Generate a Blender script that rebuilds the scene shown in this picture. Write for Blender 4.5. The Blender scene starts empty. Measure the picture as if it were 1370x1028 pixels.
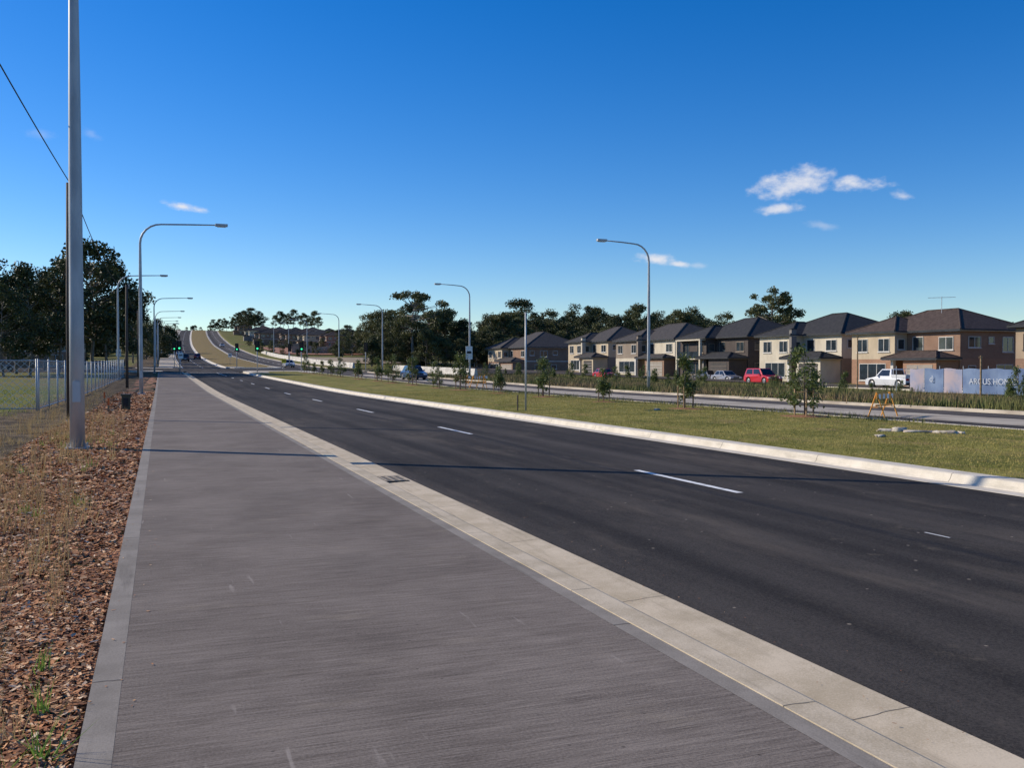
import bpy, math, random
import numpy as np
from mathutils import Vector, Matrix
random.seed(7); R=np.random.default_rng(11)
S=bpy.context.scene
COL=S.collection
# ------------------------------------------------------------------ terrain
YP=[-60,60,132,200,300,450,600,720,800,1000,3000]
ZP=[0,0,0.7,1.8,4.6,11.3,20.3,28.3,30.2,25.0,10.0]
def sm(a,b,x):
    t=min(1,max(0,(x-a)/(b-a))); return t*t*(3-2*t)
def Hr(y):
    s=0
    for k in (-24,-12,0,12,24):
        s+=np.interp(y+k*(1 if y>90 else 0.3),YP,ZP)
    return float(s/5) if y>45 else 0.0
def bx(y):
    return 0 if y<200 else 11*min(1.5,((y-200)/520.0))**2
def H(x,y):
    w=1.0-0.6*sm(20,160,-x)-0.55*sm(110,320,x)
    return Hr(y)*w-0.5*sm(29,50,x)
# ------------------------------------------------------------------ node helpers
def newmat(name):
    m=bpy.data.materials.new(name); m.use_nodes=True
    nt=m.node_tree; b=nt.nodes['Principled BSDF']; return m,nt,b
def N(nt,t,**k):
    n=nt.nodes.new(t)
    for a,v in k.items(): setattr(n,a,v)
    return n
def setin(nt,sock,v):
    if isinstance(v,bpy.types.NodeSocket): nt.links.new(v,sock)
    else:
        if isinstance(v,(tuple,list)) and len(v)==3 and sock.type=='RGBA': v=(*v,1)
        sock.default_value=v
def mth(nt,op,a,b=0.0,c=0.0,clamp=False):
    n=N(nt,'ShaderNodeMath',operation=op,use_clamp=clamp)
    setin(nt,n.inputs[0],a); setin(nt,n.inputs[1],b); setin(nt,n.inputs[2],c); return n.outputs[0]
def mix(nt,f,a,b):
    n=N(nt,'ShaderNodeMix',data_type='RGBA')
    setin(nt,n.inputs[0],f); setin(nt,n.inputs[6],a); setin(nt,n.inputs[7],b); return n.outputs[2]
def coord(nt): return N(nt,'ShaderNodeTexCoord').outputs['Object']
def noise(nt,co,scale=1.0,vec=(1,1,1),detail=5,rough=0.55,loc=(0,0,0)):
    mp=N(nt,'ShaderNodeMapping'); mp.inputs['Scale'].default_value=vec; mp.inputs['Location'].default_value=loc
    nt.links.new(co,mp.inputs[0])
    n=N(nt,'ShaderNodeTexNoise'); n.inputs['Scale'].default_value=scale; n.inputs['Detail'].default_value=detail; n.inputs['Roughness'].default_value=rough
    nt.links.new(mp.outputs[0],n.inputs['Vector']); return n.outputs['Fac']
def ramp(nt,f,lo,hi,a=0.0,b=1.0):
    n=N(nt,'ShaderNodeMapRange',clamp=True); n.interpolation_type='SMOOTHSTEP'
    setin(nt,n.inputs[0],f)
    for i,v in zip((1,2,3,4),(lo,hi,a,b)): n.inputs[i].default_value=v
    return n.outputs[0]
def bump(nt,b,h,st,dist=0.01):
    n=N(nt,'ShaderNodeBump'); n.inputs['Strength'].default_value=st; n.inputs['Distance'].default_value=dist
    setin(nt,n.inputs['Height'],h); nt.links.new(n.outputs[0],b.inputs['Normal'])
def mat(name,c1,c2=None,scale=3,vec=(1,1,1),detail=6,rough=.8,metal=0,bmp=0,bscale=30,bdist=.02,lo=.35,hi=.65,island=False,trans=0):
    m,nt,b=newmat(name)
    if c2 is None: c2=tuple(x*0.8 for x in c1)
    co=coord(nt); f=noise(nt,co,scale,vec,detail)
    f=ramp(nt,f,lo,hi)
    if island:
        g=N(nt,'ShaderNodeNewGeometry'); f=mth(nt,'ADD',mth(nt,'MULTIPLY',f,.5),mth(nt,'MULTIPLY',g.outputs['Random Per Island'],.5))
    nt.links.new(mix(nt,f,c1,c2),b.inputs['Base Color'])
    b.inputs['Roughness'].default_value=rough; b.inputs['Metallic'].default_value=metal
    b.inputs['Specular IOR Level'].default_value=.3
    if bmp: bump(nt,b,noise(nt,co,bscale,(1,1,1),4),bmp,bdist)
    if trans:
        tr=N(nt,'ShaderNodeBsdfTranslucent'); nt.links.new(mix(nt,f,c1,c2),tr.inputs[0])
        ms=N(nt,'ShaderNodeMixShader'); ms.inputs[0].default_value=trans
        out=nt.nodes['Material Output']
        nt.links.new(b.outputs[0],ms.inputs[1]); nt.links.new(tr.outputs[0],ms.inputs[2]); nt.links.new(ms.outputs[0],out.inputs[0])
    return m
# ------------------------------------------------------------------ mesh helpers
def link(o,parent=None):
    COL.objects.link(o)
    if parent: o.parent=parent
    return o
def empty(name,loc=(0,0,0),rz=0,sc=1):
    e=bpy.data.objects.new(name,None); e.empty_display_size=.3; e.location=loc; e.rotation_euler=(0,0,rz); e.scale=(sc,)*3 if not isinstance(sc,tuple) else sc
    COL.objects.link(e); return e
class MB:
    def __init__(s): s.v=[];s.f=[];s.m=[];s.mats=[]
    def mi(s,m):
        if m not in s.mats: s.mats.append(m)
        return s.mats.index(m)
    def poly(s,pts,m):
        i=len(s.v); s.v+= [tuple(p) for p in pts]; s.f.append(tuple(range(i,i+len(pts)))); s.m.append(s.mi(m))
    def box(s,x0,x1,y0,y1,z0,z1,m):
        i=len(s.v); s.v+=[(x0,y0,z0),(x1,y0,z0),(x1,y1,z0),(x0,y1,z0),(x0,y0,z1),(x1,y0,z1),(x1,y1,z1),(x0,y1,z1)]
        for q in ((0,3,2,1),(4,5,6,7),(0,1,5,4),(1,2,6,5),(2,3,7,6),(3,0,4,7)):
            s.f.append(tuple(i+k for k in q)); s.m.append(s.mi(m))
    def tube(s,pts,rad,m,n=8,cap=True):
        pts=[Vector(p) for p in pts]; i0=len(s.v); up=Vector((0.13,0.99,0.05))
        for k,p in enumerate(pts):
            d=(pts[min(k+1,len(pts)-1)]-pts[max(k-1,0)]).normalized()
            a=d.cross(up)
            if a.length<.05: a=d.cross(Vector((1,0,0)))
            a.normalize(); b=d.cross(a)
            r=rad[k] if isinstance(rad,(list,tuple)) else rad
            for j in range(n):
                t=2*math.pi*j/n; s.v.append(tuple(p+a*math.cos(t)*r+b*math.sin(t)*r))
        for k in range(len(pts)-1):
            for j in range(n):
                s.f.append((i0+k*n+j,i0+k*n+(j+1)%n,i0+(k+1)*n+(j+1)%n,i0+(k+1)*n+j)); s.m.append(s.mi(m))
        if cap:
            s.f.append(tuple(i0+j for j in range(n))[::-1]); s.m.append(s.mi(m))
            e=i0+(len(pts)-1)*n; s.f.append(tuple(e+j for j in range(n))); s.m.append(s.mi(m))
    def mesh(s,name,smooth=False):
        me=bpy.data.meshes.new(name); me.from_pydata(s.v,[],s.f)
        for m in s.mats: me.materials.append(m)
        me.polygons.foreach_set('material_index',s.m)
        if smooth: me.polygons.foreach_set('use_smooth',[True]*len(s.f))
        me.update(); return me
    def obj(s,name,parent=None,smooth=False,bev=0):
        o=bpy.data.objects.new(name,s.mesh(name,smooth)); link(o,parent)
        if bev:
            b=o.modifiers.new('bevel','BEVEL'); b.width=bev; b.segments=2; b.limit_method='ANGLE'
        return o
def npmesh(name,V,m,k=4,smooth=False):
    n=V.shape[0]; me=bpy.data.meshes.new(name)
    me.vertices.add(n*k); me.vertices.foreach_set('co',V.reshape(-1).astype(np.float32))
    me.loops.add(n*k); me.loops.foreach_set('vertex_index',np.arange(n*k,dtype=np.int32))
    me.polygons.add(n); me.polygons.foreach_set('loop_start',np.arange(0,n*k,k,dtype=np.int32))
    me.materials.append(m); me.update(calc_edges=True); me.validate(); return me
def leafquads(C,size,flat=0.0,asp=.5):
    n=len(C); d=R.normal(size=(n,3)); d/=np.linalg.norm(d,axis=1)[:,None]
    e=R.normal(size=(n,3)); e[:,2]*=(1-flat); e-=d*(d*e).sum(1)[:,None]; e/=np.linalg.norm(e,axis=1)[:,None]
    s=(size*R.uniform(.6,1.3,n))[:,None]
    return np.stack([C-d*s*.5,C+e*s*asp*.5,C+d*s*.5,C-e*s*asp*.5],1)
def blades(P,h,w,lean=.35):
    n=len(P); a=R.uniform(0,2*math.pi,n); hh=h*R.uniform(.5,1.3,n)
    dx=np.stack([np.cos(a),np.sin(a),np.zeros(n)],1)*w/2
    b=R.uniform(0,2*math.pi,n); ln=np.abs(R.normal(0,lean,n))*hh
    tip=P+np.stack([np.cos(b)*ln,np.sin(b)*ln,hh],1)
    return np.stack([P-dx,P+dx,tip],1)
# ------------------------------------------------------------------ materials
def m_path():
    m,nt,b=newmat('brushed_concrete'); co=coord(nt)
    fine=noise(nt,co,1,(4,120,1),3,.6); band=noise(nt,co,1,(1.2,26,1),3,.6,(3,1,0)); blot=noise(nt,co,.7,(1,1,1),7,.65)
    spk=noise(nt,co,70,(1,1,1),4,.75)
    v=mth(nt,'ADD',mth(nt,'MULTIPLY',fine,.46),mth(nt,'ADD',mth(nt,'MULTIPLY',band,.28),mth(nt,'ADD',mth(nt,'MULTIPLY',blot,.34),mth(nt,'MULTIPLY',spk,.46))))
    c=mix(nt,ramp(nt,v,.58,.96),(.105,.085,.071),(.275,.232,.195))
    st=noise(nt,co,1,(1.1,2.6,1),7,.7,(9,4,0)); c=mix(nt,ramp(nt,st,.56,.78,0,.4),c,(.34,.28,.20))
    st2=noise(nt,co,1,(.5,.35,1),5,.6,(19,4,0)); c=mix(nt,ramp(nt,st2,.5,.7,0,.25),c,(.08,.07,.062))
    sc=noise(nt,co,1,(14,1.2,1),3,.5,(5,2,0)); sc2=noise(nt,co,.8,(1,1,1),3,.5,(1,7,0))
    c=mix(nt,mth(nt,'MULTIPLY',ramp(nt,sc,.66,.74,0,.5),ramp(nt,sc2,.48,.6)),c,(.40,.35,.30))
    vo=N(nt,'ShaderNodeTexVoronoi'); vo.inputs['Scale'].default_value=5; nt.links.new(co,vo.inputs['Vector'])
    c=mix(nt,ramp(nt,vo.outputs['Distance'],.03,.06,.5,0),c,(.03,.026,.022))
    nt.links.new(c,b.inputs['Base Color']); b.inputs['Roughness'].default_value=.9; b.inputs['Specular IOR Level'].default_value=.1
    bump(nt,b,mth(nt,'ADD',fine,mth(nt,'MULTIPLY',spk,.5)),.7,.006); return m
def m_asph(name,k=1.0,dust=.5):
    m,nt,b=newmat(name); co=coord(nt)
    spk=noise(nt,co,60,(1,1,1),5,.85); tr=noise(nt,co,1,(1.5,.035,1),4,.55); bl=noise(nt,co,.35,(1,.5,1),8,.72,(2,2,0))
    v=mth(nt,'ADD',mth(nt,'MULTIPLY',spk,.72),mth(nt,'ADD',mth(nt,'MULTIPLY',tr,.42),mth(nt,'MULTIPLY',bl,.26)))
    c=mix(nt,ramp(nt,v,.54,.90),tuple(x*k for x in (.020,.017,.015)),tuple(x*k for x in (.098,.084,.072)))
    d=noise(nt,co,1,(.7,.16,1),9,.74,(5,8,0)); c=mix(nt,ramp(nt,d,.50,.70,0,dust*.9),c,(.16,.13,.10))
    d2=noise(nt,co,1,(2.4,2.0,1),9,.8,(1,2,0)); c=mix(nt,ramp(nt,d2,.58,.72,0,.42),c,(.22,.18,.13))
    vo=N(nt,'ShaderNodeTexVoronoi'); vo.inputs['Scale'].default_value=3.2; nt.links.new(co,vo.inputs['Vector'])
    c=mix(nt,ramp(nt,vo.outputs['Distance'],.03,.06,.85,0),c,(.36,.30,.23))
    nt.links.new(c,b.inputs['Base Color']); b.inputs['Roughness'].default_value=.85; b.inputs['Specular IOR Level'].default_value=.1
    bump(nt,b,spk,.9,.009); return m
def m_kerb(name,c1,c2,joint=2.4):
    m,nt,b=newmat(name); co=coord(nt)
    a=noise(nt,co,2.2,(1,1,1),8,.65); s=noise(nt,co,90,(1,1,1),3,.7)
    v=mth(nt,'ADD',mth(nt,'MULTIPLY',a,.6),mth(nt,'MULTIPLY',s,.4))
    c=mix(nt,ramp(nt,v,.36,.64),c1,c2)
    st=noise(nt,co,1,(6,.5,1),6,.7,(1,3,0)); c=mix(nt,ramp(nt,st,.52,.75,0,.6),c,tuple(x*.5 for x in c1))
    sp=N(nt,'ShaderNodeSeparateXYZ'); nt.links.new(co,sp.inputs[0])
    wob=mth(nt,'MULTIPLY',noise(nt,co,5,(1,1,1),3),.06)
    q=mth(nt,'ABSOLUTE',mth(nt,'SUBTRACT',mth(nt,'FRACT',mth(nt,'DIVIDE',mth(nt,'ADD',mth(nt,'ADD',sp.outputs[1],wob),60.0),joint)),.5))
    j=ramp(nt,q,.0010,.0035,1,0); c=mix(nt,mth(nt,'MULTIPLY',j,.75),c,(.07,.06,.05))
    nt.links.new(c,b.inputs['Base Color']); b.inputs['Roughness'].default_value=.88; b.inputs['Specular IOR Level'].default_value=.2
    bump(nt,b,mth(nt,'SUBTRACT',v,j),.45,.008); return m
PATH=m_path(); ASPH=m_asph('asphalt'); ASPH2=m_asph('worn_asphalt',1.7,.6)
KERB=m_kerb('kerb_concrete',(.42,.345,.235),(.62,.52,.38))
KERBW=m_kerb('pale_kerb_concrete',(.54,.48,.38),(.70,.63,.52),3.0)
EDGE=m_kerb('trowelled_edge_concrete',(.20,.175,.145),(.30,.265,.225),4.2)
CONC=mat('dusty_concrete',(.30,.25,.19),(.46,.40,.31),.6,bmp=.2)
PAINT=mat('road_paint',(.80,.79,.75),(.50,.49,.46),7,lo=.45,hi=.72,rough=.6)
MULCHB=mat('mulch_base',(.12,.05,.022),(.42,.19,.085),26,detail=8,bmp=.7,bscale=45,bdist=.02)
def m_chip():
    m,nt,b=newmat('mulch_chips'); g=N(nt,'ShaderNodeNewGeometry'); cr=N(nt,'ShaderNodeValToRGB')
    e=cr.color_ramp.elements; e[0].position=0; e[0].color=(.09,.038,.018,1); e[1].position=1; e[1].color=(.80,.60,.40,1)
    for p,c in ((.22,(.27,.105,.045,1)),(.55,(.46,.20,.085,1)),(.85,(.62,.35,.17,1))):
        x=e.new(p); x.color=c
    nt.links.new(g.outputs['Random Per Island'],cr.inputs[0]); nt.links.new(cr.outputs[0],b.inputs['Base Color'])
    b.inputs['Roughness'].default_value=.8; b.inputs['Specular IOR Level'].default_value=.2; return m
CHIP=m_chip()
def m_ground():
    m,nt,b=newmat('ground_soil_and_grass'); co=coord(nt)
    big=noise(nt,co,.12,(1,1,1),7,.65); med=noise(nt,co,1.6,(1,1,1),7,.65); fi=noise(nt,co,14,(1,1,1),5,.7)
    g=mix(nt,ramp(nt,med,.35,.65),(.11,.135,.025),(.24,.22,.06))
    g=mix(nt,ramp(nt,big,.45,.66),g,(.24,.18,.08))
    d=mix(nt,ramp(nt,med,.4,.62),(.06,.042,.028),(.23,.165,.10))
    sp=N(nt,'ShaderNodeSeparateXYZ'); nt.links.new(co,sp.inputs[0])
    xx=mth(nt,'ADD',sp.outputs[0],mth(nt,'MULTIPLY',mth(nt,'SUBTRACT',med,.5),3.0))
    f=mth(nt,'MULTIPLY',ramp(nt,xx,-5.6,-4.6),ramp(nt,xx,-1,0,1,0))
    c=mix(nt,f,g,d)
    c=mix(nt,ramp(nt,fi,.3,.7,.45,0),c,(.02,.02,.01))
    nt.links.new(c,b.inputs['Base Color']); b.inputs['Roughness'].default_value=.95; b.inputs['Specular IOR Level'].default_value=.1
    bump(nt,b,mth(nt,'ADD',med,fi),.8,.06); return m
GROUND=m_ground()
def m_lawn(name,dry=0.0):
    m,nt,b=newmat(name); co=coord(nt)
    a=noise(nt,co,.5,(1,1,1),6,.6); c_=noise(nt,co,5,(1,1,1),6,.7); f_=noise(nt,co,40,(1,1,1),4,.7)
    v=mth(nt,'ADD',mth(nt,'MULTIPLY',a,.5),mth(nt,'MULTIPLY',c_,.5))
    c=mix(nt,ramp(nt,v,.38,.60),(.11,.12,.022),(.31,.27,.07))
    st=noise(nt,co,1,(1.8,.12,1),4,.6,(4,4,0)); c=mix(nt,ramp(nt,st,.5,.68,0,.6),c,(.36,.26,.10))
    pt=noise(nt,co,.9,(1,.6,1),7,.7,(8,3,0)); c=mix(nt,ramp(nt,pt,.53-dry*.25,.66-dry*.2,0,.65+dry*.2),c,(.28,.185,.09))
    c=mix(nt,ramp(nt,f_,.3,.6,.6,0),c,(.05,.05,.012))
    nt.links.new(c,b.inputs['Base Color']); b.inputs['Roughness'].default_value=.95; b.inputs['Specular IOR Level'].default_value=.1
    bump(nt,b,mth(nt,'ADD',c_,f_),.5,.02); return m
LAWN=m_lawn('turf'); DLAWN=m_lawn('dry_turf',.8)
BLADE=mat('turf_blades',(.15,.17,.028),(.52,.40,.14),.9,island=True,trans=.3,lo=.40,hi=.60)
STRAW=mat('dry_grass_blades',(.60,.44,.20),(.34,.21,.09),1,island=True,trans=.25)
GREENB=mat('green_tuft_blades',(.12,.24,.035),(.26,.36,.07),1,island=True,trans=.3)
TALLG=mat('tall_verge_grass',(.07,.095,.024),(.20,.18,.06),.35,island=True)
REED=mat('dry_reed_grass',(.32,.22,.11),(.13,.10,.045),.35,island=True)
GALV=mat('galvanised_steel',(.50,.51,.51),(.37,.38,.39),3,vec=(1,1,.3),rough=.5,metal=.3)
WOODP=mat('weathered_timber_pole',(.055,.042,.034),(.11,.085,.07),4,vec=(4,4,.4),bmp=.5)
STAKE=mat('timber_stake',(.36,.24,.13),(.2,.13,.07),6)
BARK=mat('eucalypt_bark',(.10,.082,.065),(.22,.19,.155),3,vec=(2,2,.5),bmp=.4)
BARKP=mat('pale_bark',(.33,.29,.25),(.2,.16,.13),2,vec=(2,2,.5))
LEAFD=mat('dark_foliage',(.018,.029,.009),(.10,.11,.038),.55,island=True,trans=.12,rough=.6)
LEAFM=mat('olive_foliage',(.042,.054,.017),(.17,.17,.065),.5,island=True,trans=.2,rough=.6)
LEAFS=mat('sapling_foliage',(.05,.085,.022),(.19,.21,.06),2,island=True,trans=.25,rough=.5)
BLACK=mat('black_rubber_and_pit_shade',(.02,.02,.02),(.03,.03,.03),8,rough=.7)
CABLE=mat('cable_black',(.015,.015,.018),(.03,.03,.03),8,rough=.6)
def glass(n,c=(.02,.028,.035)):
    m=mat(n,c,tuple(x*1.8 for x in c),1.2,rough=.08); m.node_tree.nodes['Principled BSDF'].inputs['Specular IOR Level'].default_value=.6; return m
GLASS=glass('window_glass'); CGLASS=glass('car_glass',(.012,.014,.018))
def emis(n,c,s):
    m,nt,b=newmat(n); b.inputs['Base Color'].default_value=(*c,1); b.inputs['Emission Color'].default_value=(*c,1); b.inputs['Emission Strength'].default_value=s; return m
GREENL=emis('green_signal_lens',(.05,.9,.35),1.6); DARKL=mat('dark_signal_lens',(.05,.01,.01),(.03,.02,.01),9,rough=.3)
# ------------------------------------------------------------------ strips
def ys(y0,y1):
    L=[y0]; y=y0
    while y<y1:
        y+= 4 if y<60 else (6 if y<260 else 14)
        L.append(min(y,y1))
    return L
def prof(mb,pts,y0,y1,m,caps=False):
    Y=ys(y0,y1); n=len(pts); i0=len(mb.v); k=mb.mi(m)
    for y in Y:
        h=Hr(y);b=bx(y)
        for (x,z) in pts: mb.v.append((x+b,y,h+z))
    for a in range(len(Y)-1):
        for j in range(n-1):
            q=i0+a*n+j; mb.f.append((q,q+1,q+n+1,q+n)); mb.m.append(k)
    if caps:
        for a in (0,len(Y)-1):
            mb.f.append(tuple(i0+a*n+j for j in range(n))); mb.m.append(k)
YI0,YI1=138,166   # intersection
Z=-0.11
mb=MB(); prof(mb,[(-.195,0),(2.60,0)],-12,YI0-4,PATH); mb.obj('footpath')
mb=MB(); prof(mb,[(-.335,-.12),(-.335,0.001),(-.195,0.001)],-12,YI0-4,EDGE); prof(mb,[(2.60,0.001),(2.715,0.001)],-12,YI0-4,EDGE); mb.obj('footpath_edging')
mb=MB()
kp=[(2.715,-.05),(2.722,.004),(2.90,.002),(2.935,-.012),(2.985,-.095),(3.02,-.122),(3.48,-.102),(3.48,-.2)]
for a,b in ((-12,YI0),(YI1,760)): prof(mb,kp,a,b,KERB)
mb.obj('kerb_and_gutter')
mb=MB()
kp=[(10.52,-.2),(10.52,-.105),(10.90,-.118),(10.93,-.09),(10.97,.0),(11.0,.012),(11.30,.012),(11.31,-.1)]
kq=[(20.15,-.1),(20.16,.012),(20.32,.012),(20.36,-.02),(20.40,-.115),(20.75,-.104),(20.75,-.2)]
for k in (kp,kq):
    for a,b in ((-12,YI0-4),(YI1+4,760)): prof(mb,k,a,b,KERBW)
mb.obj('median_kerb')
mb=MB(); kr=[(28.1,-.2),(28.1,-.104),(28.45,-.118),(28.5,.0),(28.68,.0),(28.7,-.2)]
for a,b in ((-12,YI0),(YI1,760)): prof(mb,kr,a,b,CONC)
mb.obj('far_kerb')
mb=MB(); prof(mb,[(3.47,Z),(10.53,Z)],-12,780,ASPH); mb.obj('road')
mb=MB(); prof(mb,[(20.74,Z),(23.0,Z)],-12,780,ASPH); prof(mb,[(23.0,Z),(25.8,Z+.002)],-12,120,CONC); prof(mb,[(23.0,Z),(25.8,Z+.002)],120,780,ASPH2); prof(mb,[(25.8,Z),(28.12,Z)],-12,780,ASPH2); mb.obj('far_road')
mb=MB()
for a,b,m_ in ((-12,YI0-4,LAWN),(YI1+4,760,DLAWN)): prof(mb,[(11.305,0.0),(13.5,.05),(16,.08),(18.5,.05),(20.155,0.0)],a,b,m_)
mb.obj('median_grass')
mb=MB(); prof(mb,[(-.335,-.1),(-.3,0),(2.7,0)],YI1,760,CONC); mb.obj('far_left_footpath')
# cross street
mb=MB()
yy=ys(YI0-3,YI1+3)
for xa,xb in ((-90,-30),(-30,-2),(-2,3.3),(10.6,20.7),(28.2,42),(42,60),(60,110)):
    for a in range(len(yy)-1):
        dz=-.085 if (xa>-2 and xb<30) else .04
        mb.poly([(xa,yy[a],H(xa,yy[a])+dz),(xb,yy[a],H(xb,yy[a])+dz),(xb,yy[a+1],H(xb,yy[a+1])+dz),(xa,yy[a+1],H(xa,yy[a+1])+dz)],ASPH)
mb.obj('cross_street')
def island(name,cx,cy,lx,ly,m=KERBW,top=CONC):
    mb=MB(); pts=[]
    for i in range(24):
        t=2*math.pi*i/24; c,s_=math.cos(t),math.sin(t)
        pts.append((cx+lx*abs(c)**.7*(1 if c>0 else -1),cy+ly*abs(s_)**.7*(1 if s_>0 else -1)))
    for i in range(24):
        a,b=pts[i],pts[(i+1)%24]; ha,hb=Hr(a[1])-.11,Hr(b[1])-.11
        ai=(cx+(a[0]-cx)*.8,cy+(a[1]-cy)*.8); bi=(cx+(b[0]-cx)*.8,cy+(b[1]-cy)*.8)
        mb.poly([(*a,ha),(*b,hb),(*b,hb+.16),(*a,ha+.16)],m)
        mb.poly([(*a,ha+.16),(*b,hb+.16),(*bi,Hr(bi[1])+.05),(*ai,Hr(ai[1])+.05)],m)
        mb.poly([(*ai,Hr(ai[1])+.05),(*bi,Hr(bi[1])+.05),(cx,cy,Hr(cy)+.06)],top)
    mb.obj(name)
island('traffic_island',15.7,133,4.9,8); island('traffic_island',15.7,172,4.7,6)
island('traffic_island',-3.5,139,3.8,4); island('traffic_island',-1,168,3,4); island('traffic_island',31,141,3,4)
# painted markings
mb=MB()
def dash(x0,x1,y0,y1,dz=.005):
    k=[y0]+[y for y in ys(y0,y1)[1:-1]]+[y1]
    for a in range(len(k)-1):
        mb.poly([(x0+bx(k[a]),k[a],Hr(k[a])+Z+dz),(x1+bx(k[a]),k[a],Hr(k[a])+Z+dz),(x1+bx(k[a+1]),k[a+1],Hr(k[a+1])+Z+dz),(x0+bx(k[a+1]),k[a+1],Hr(k[a+1])+Z+dz)],PAINT)
y=10.5
while y<118: dash(7.22,7.33,y,y+2.9); y+=11.5
dash(7.22,7.33,118,134); dash(7.30,7.325,7.0,7.32)
dash(3.7,10.3,135,135.5)
y=175
while y<740: dash(7.0,7.16,y,y+3.5); dash(24.4,24.56,y,y+3.5); y+=11
for x in (3.62,10.35,20.95,27.9): dash(x,x+.13,172,740)
mb.obj('road_markings')
# ground sheet
gx=[-3000,-1500,-800,-450,-260,-170,-120,-90,-70,-55,-42,-33,-26,-20,-15,-11,-8,-6,-5,-4.2,-3.4,-2.8,-2.3,-.9,-.36,-.30,5,15,25,28.63,28.72,30,32,34.5,37,40,43,47,52,58,64,72,82,95,110,135,165,210,280,400,700,1500,3000]
gy=[-400,-100,-40]+list(range(-12,60,3))+list(range(60,300,10))+list(range(300,900,20))+[950,1000,1150,1400,1800,2400,3200]
V=[];F=[]
rr=random.Random(3)
for yv in gy:
    for x in gx:
        inc = -.31<x<28.65
        z=H(x,yv)+(-.45 if inc else -.03)
        if x<-2.5 and x>-60 and yv<130: z+=rr.uniform(-.05,.05)
        if x>31 and x<60 and yv<200: z+=rr.uniform(-.08,.08)
        V.append((x+(bx(yv) if abs(x)<500 else 0),yv,z))
n=len(gx)
for a in range(len(gy)-1):
    for b in range(n-1): F.append((a*n+b,a*n+b+1,(a+1)*n+b+1,(a+1)*n+b))
me=bpy.data.meshes.new('ground'); me.from_pydata(V,[],F); me.materials.append(GROUND)
me.polygons.foreach_set('use_smooth',[True]*len(F)); link(bpy.data.objects.new('ground',me))
# mulch bed
mb=MB(); Yl=[ -2+.25*i for i in range(0,160)]+[38+1.2*i for i in range(0,60)]
xs=[-.34,-.5,-.8,-1.1,-1.4,-1.7,-2.0,-2.3]
rr=random.Random(5); i0=0
for yv in Yl:
    e=-2.35-.25*math.sin(yv*.7)-.2*math.sin(yv*1.9+1)
    for j,x in enumerate(xs):
        z=Hr(yv)-.03+rr.uniform(-.02,.02)
        if j==len(xs)-1: x=e; z=Hr(yv)-.075
        mb.v.append((x,yv,z))
for a in range(len(Yl)-1):
    for j in range(len(xs)-1): mb.f.append((a*8+j,a*8+j+1,(a+1)*8+j+1,(a+1)*8+j)); mb.m.append(0)
mb.mats=[MULCHB]; mb.obj('mulch_bed',smooth=True)
def chips(n,x0,x1,y0,y1,z,s,tilt=.20):
    P=np.stack([R.uniform(x0,x1,n),R.uniform(y0,y1,n),z+R.uniform(-.012,.022,n)],1)
    a=R.uniform(0,math.pi,n); d=np.stack([np.cos(a),np.sin(a),R.normal(0,tilt,n)],1)
    e=np.stack([-np.sin(a),np.cos(a),R.normal(0,tilt*1.6,n)],1)
    L=(s*R.uniform(.35,1.3,n))[:,None]; W=(s*R.uniform(.12,.42,n))[:,None]
    sk=R.uniform(.5,1,n)[:,None]
    return np.stack([P-d*L*.5-e*W*.5,P+d*L*.5*sk-e*W*.5,P+d*L*.5+e*W*.4,P-d*L*.5*sk+e*W*.5],1)
C=np.concatenate([chips(38000,-1.2,-.36,2.6,7,-.022,.05),chips(34000,-2.5,-.36,6,14,-.022,.062),chips(30000,-2.6,-.36,14,34,-.022,.10),chips(9000,-2.4,-.36,34,75,-.015,.16)])
link(bpy.data.objects.new('wood_chip_mulch',npmesh('wood_chip_mulch',C,CHIP)))
C=chips(90,-.34,-.02,3,26,0,.03,.04); C[:,:,2]=np.abs(C[:,:,2])*.2+.004
link(bpy.data.objects.new('stray_wood_chips',npmesh('stray_wood_chips',C,CHIP)))
C=chips(260,3.0,3.9,3,30,0,.018,.04); C[:,:,2]=-.098+np.abs(C[:,:,2])*.2
link(bpy.data.objects.new('gutter_litter',npmesh('gutter_litter',C,CHIP)))
# tufts
def tufts(name,centers,nb,h,w,m,spread=.08,lean=.4):
    P=[]
    for (x,y_,z) in centers:
        P.append(np.array([x,y_,z])+np.stack([R.normal(0,spread,nb),R.normal(0,spread,nb),np.zeros(nb)],1))
    link(bpy.data.objects.new(name,npmesh(name,blades(np.concatenate(P),h,w,lean),m,3)))
c=[]
for i in range(105):
    y_=R.uniform(7,32); c.append((R.uniform(-2.5,-.7),y_,-.03))
for i in range(60): c.append((R.uniform(-3.5,-2.2),R.uniform(9,40),-.05))
tufts('dry_grass_tufts',c,20,.38,.008,STRAW,.08,.32)
tufts('dry_grass_tufts',[(R.uniform(-1.2,-.62),R.uniform(4.3,9),-.03) for i in range(20)],16,.28,.005,STRAW,.04,.4)
tufts('green_grass_plant',[(-.60,5.4,-.03),(-.52,4.75,-.03),(-.47,4.2,-.03),(-.45,3.75,-.03),(-.62,4.0,-.03)],18,.17,.010,GREENB,.02,.45)
tufts('green_grass_plant',[(R.uniform(-2.3,-.8),R.uniform(7,24),-.03) for i in range(20)],16,.17,.010,GREENB,.04,.4)
tufts('weedy_field_grass',[(R.uniform(-26,-4.6),R.uniform(20,110),-.05) for i in range(2600)],12,.20,.035,mat('field_blades',(.18,.24,.04),(.42,.38,.12),.25,island=True,trans=.25),.3,.4)
tufts('dirt_edge_weeds',[(R.uniform(-5,-2.4),R.uniform(12,70),-.05) for i in range(260)],14,.14,.014,STRAW,.15,.6)
n=90000; P=np.stack([R.uniform(11.34,20.1,n),4+52*R.random(n)**1.4,np.zeros(n)],1)
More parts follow.
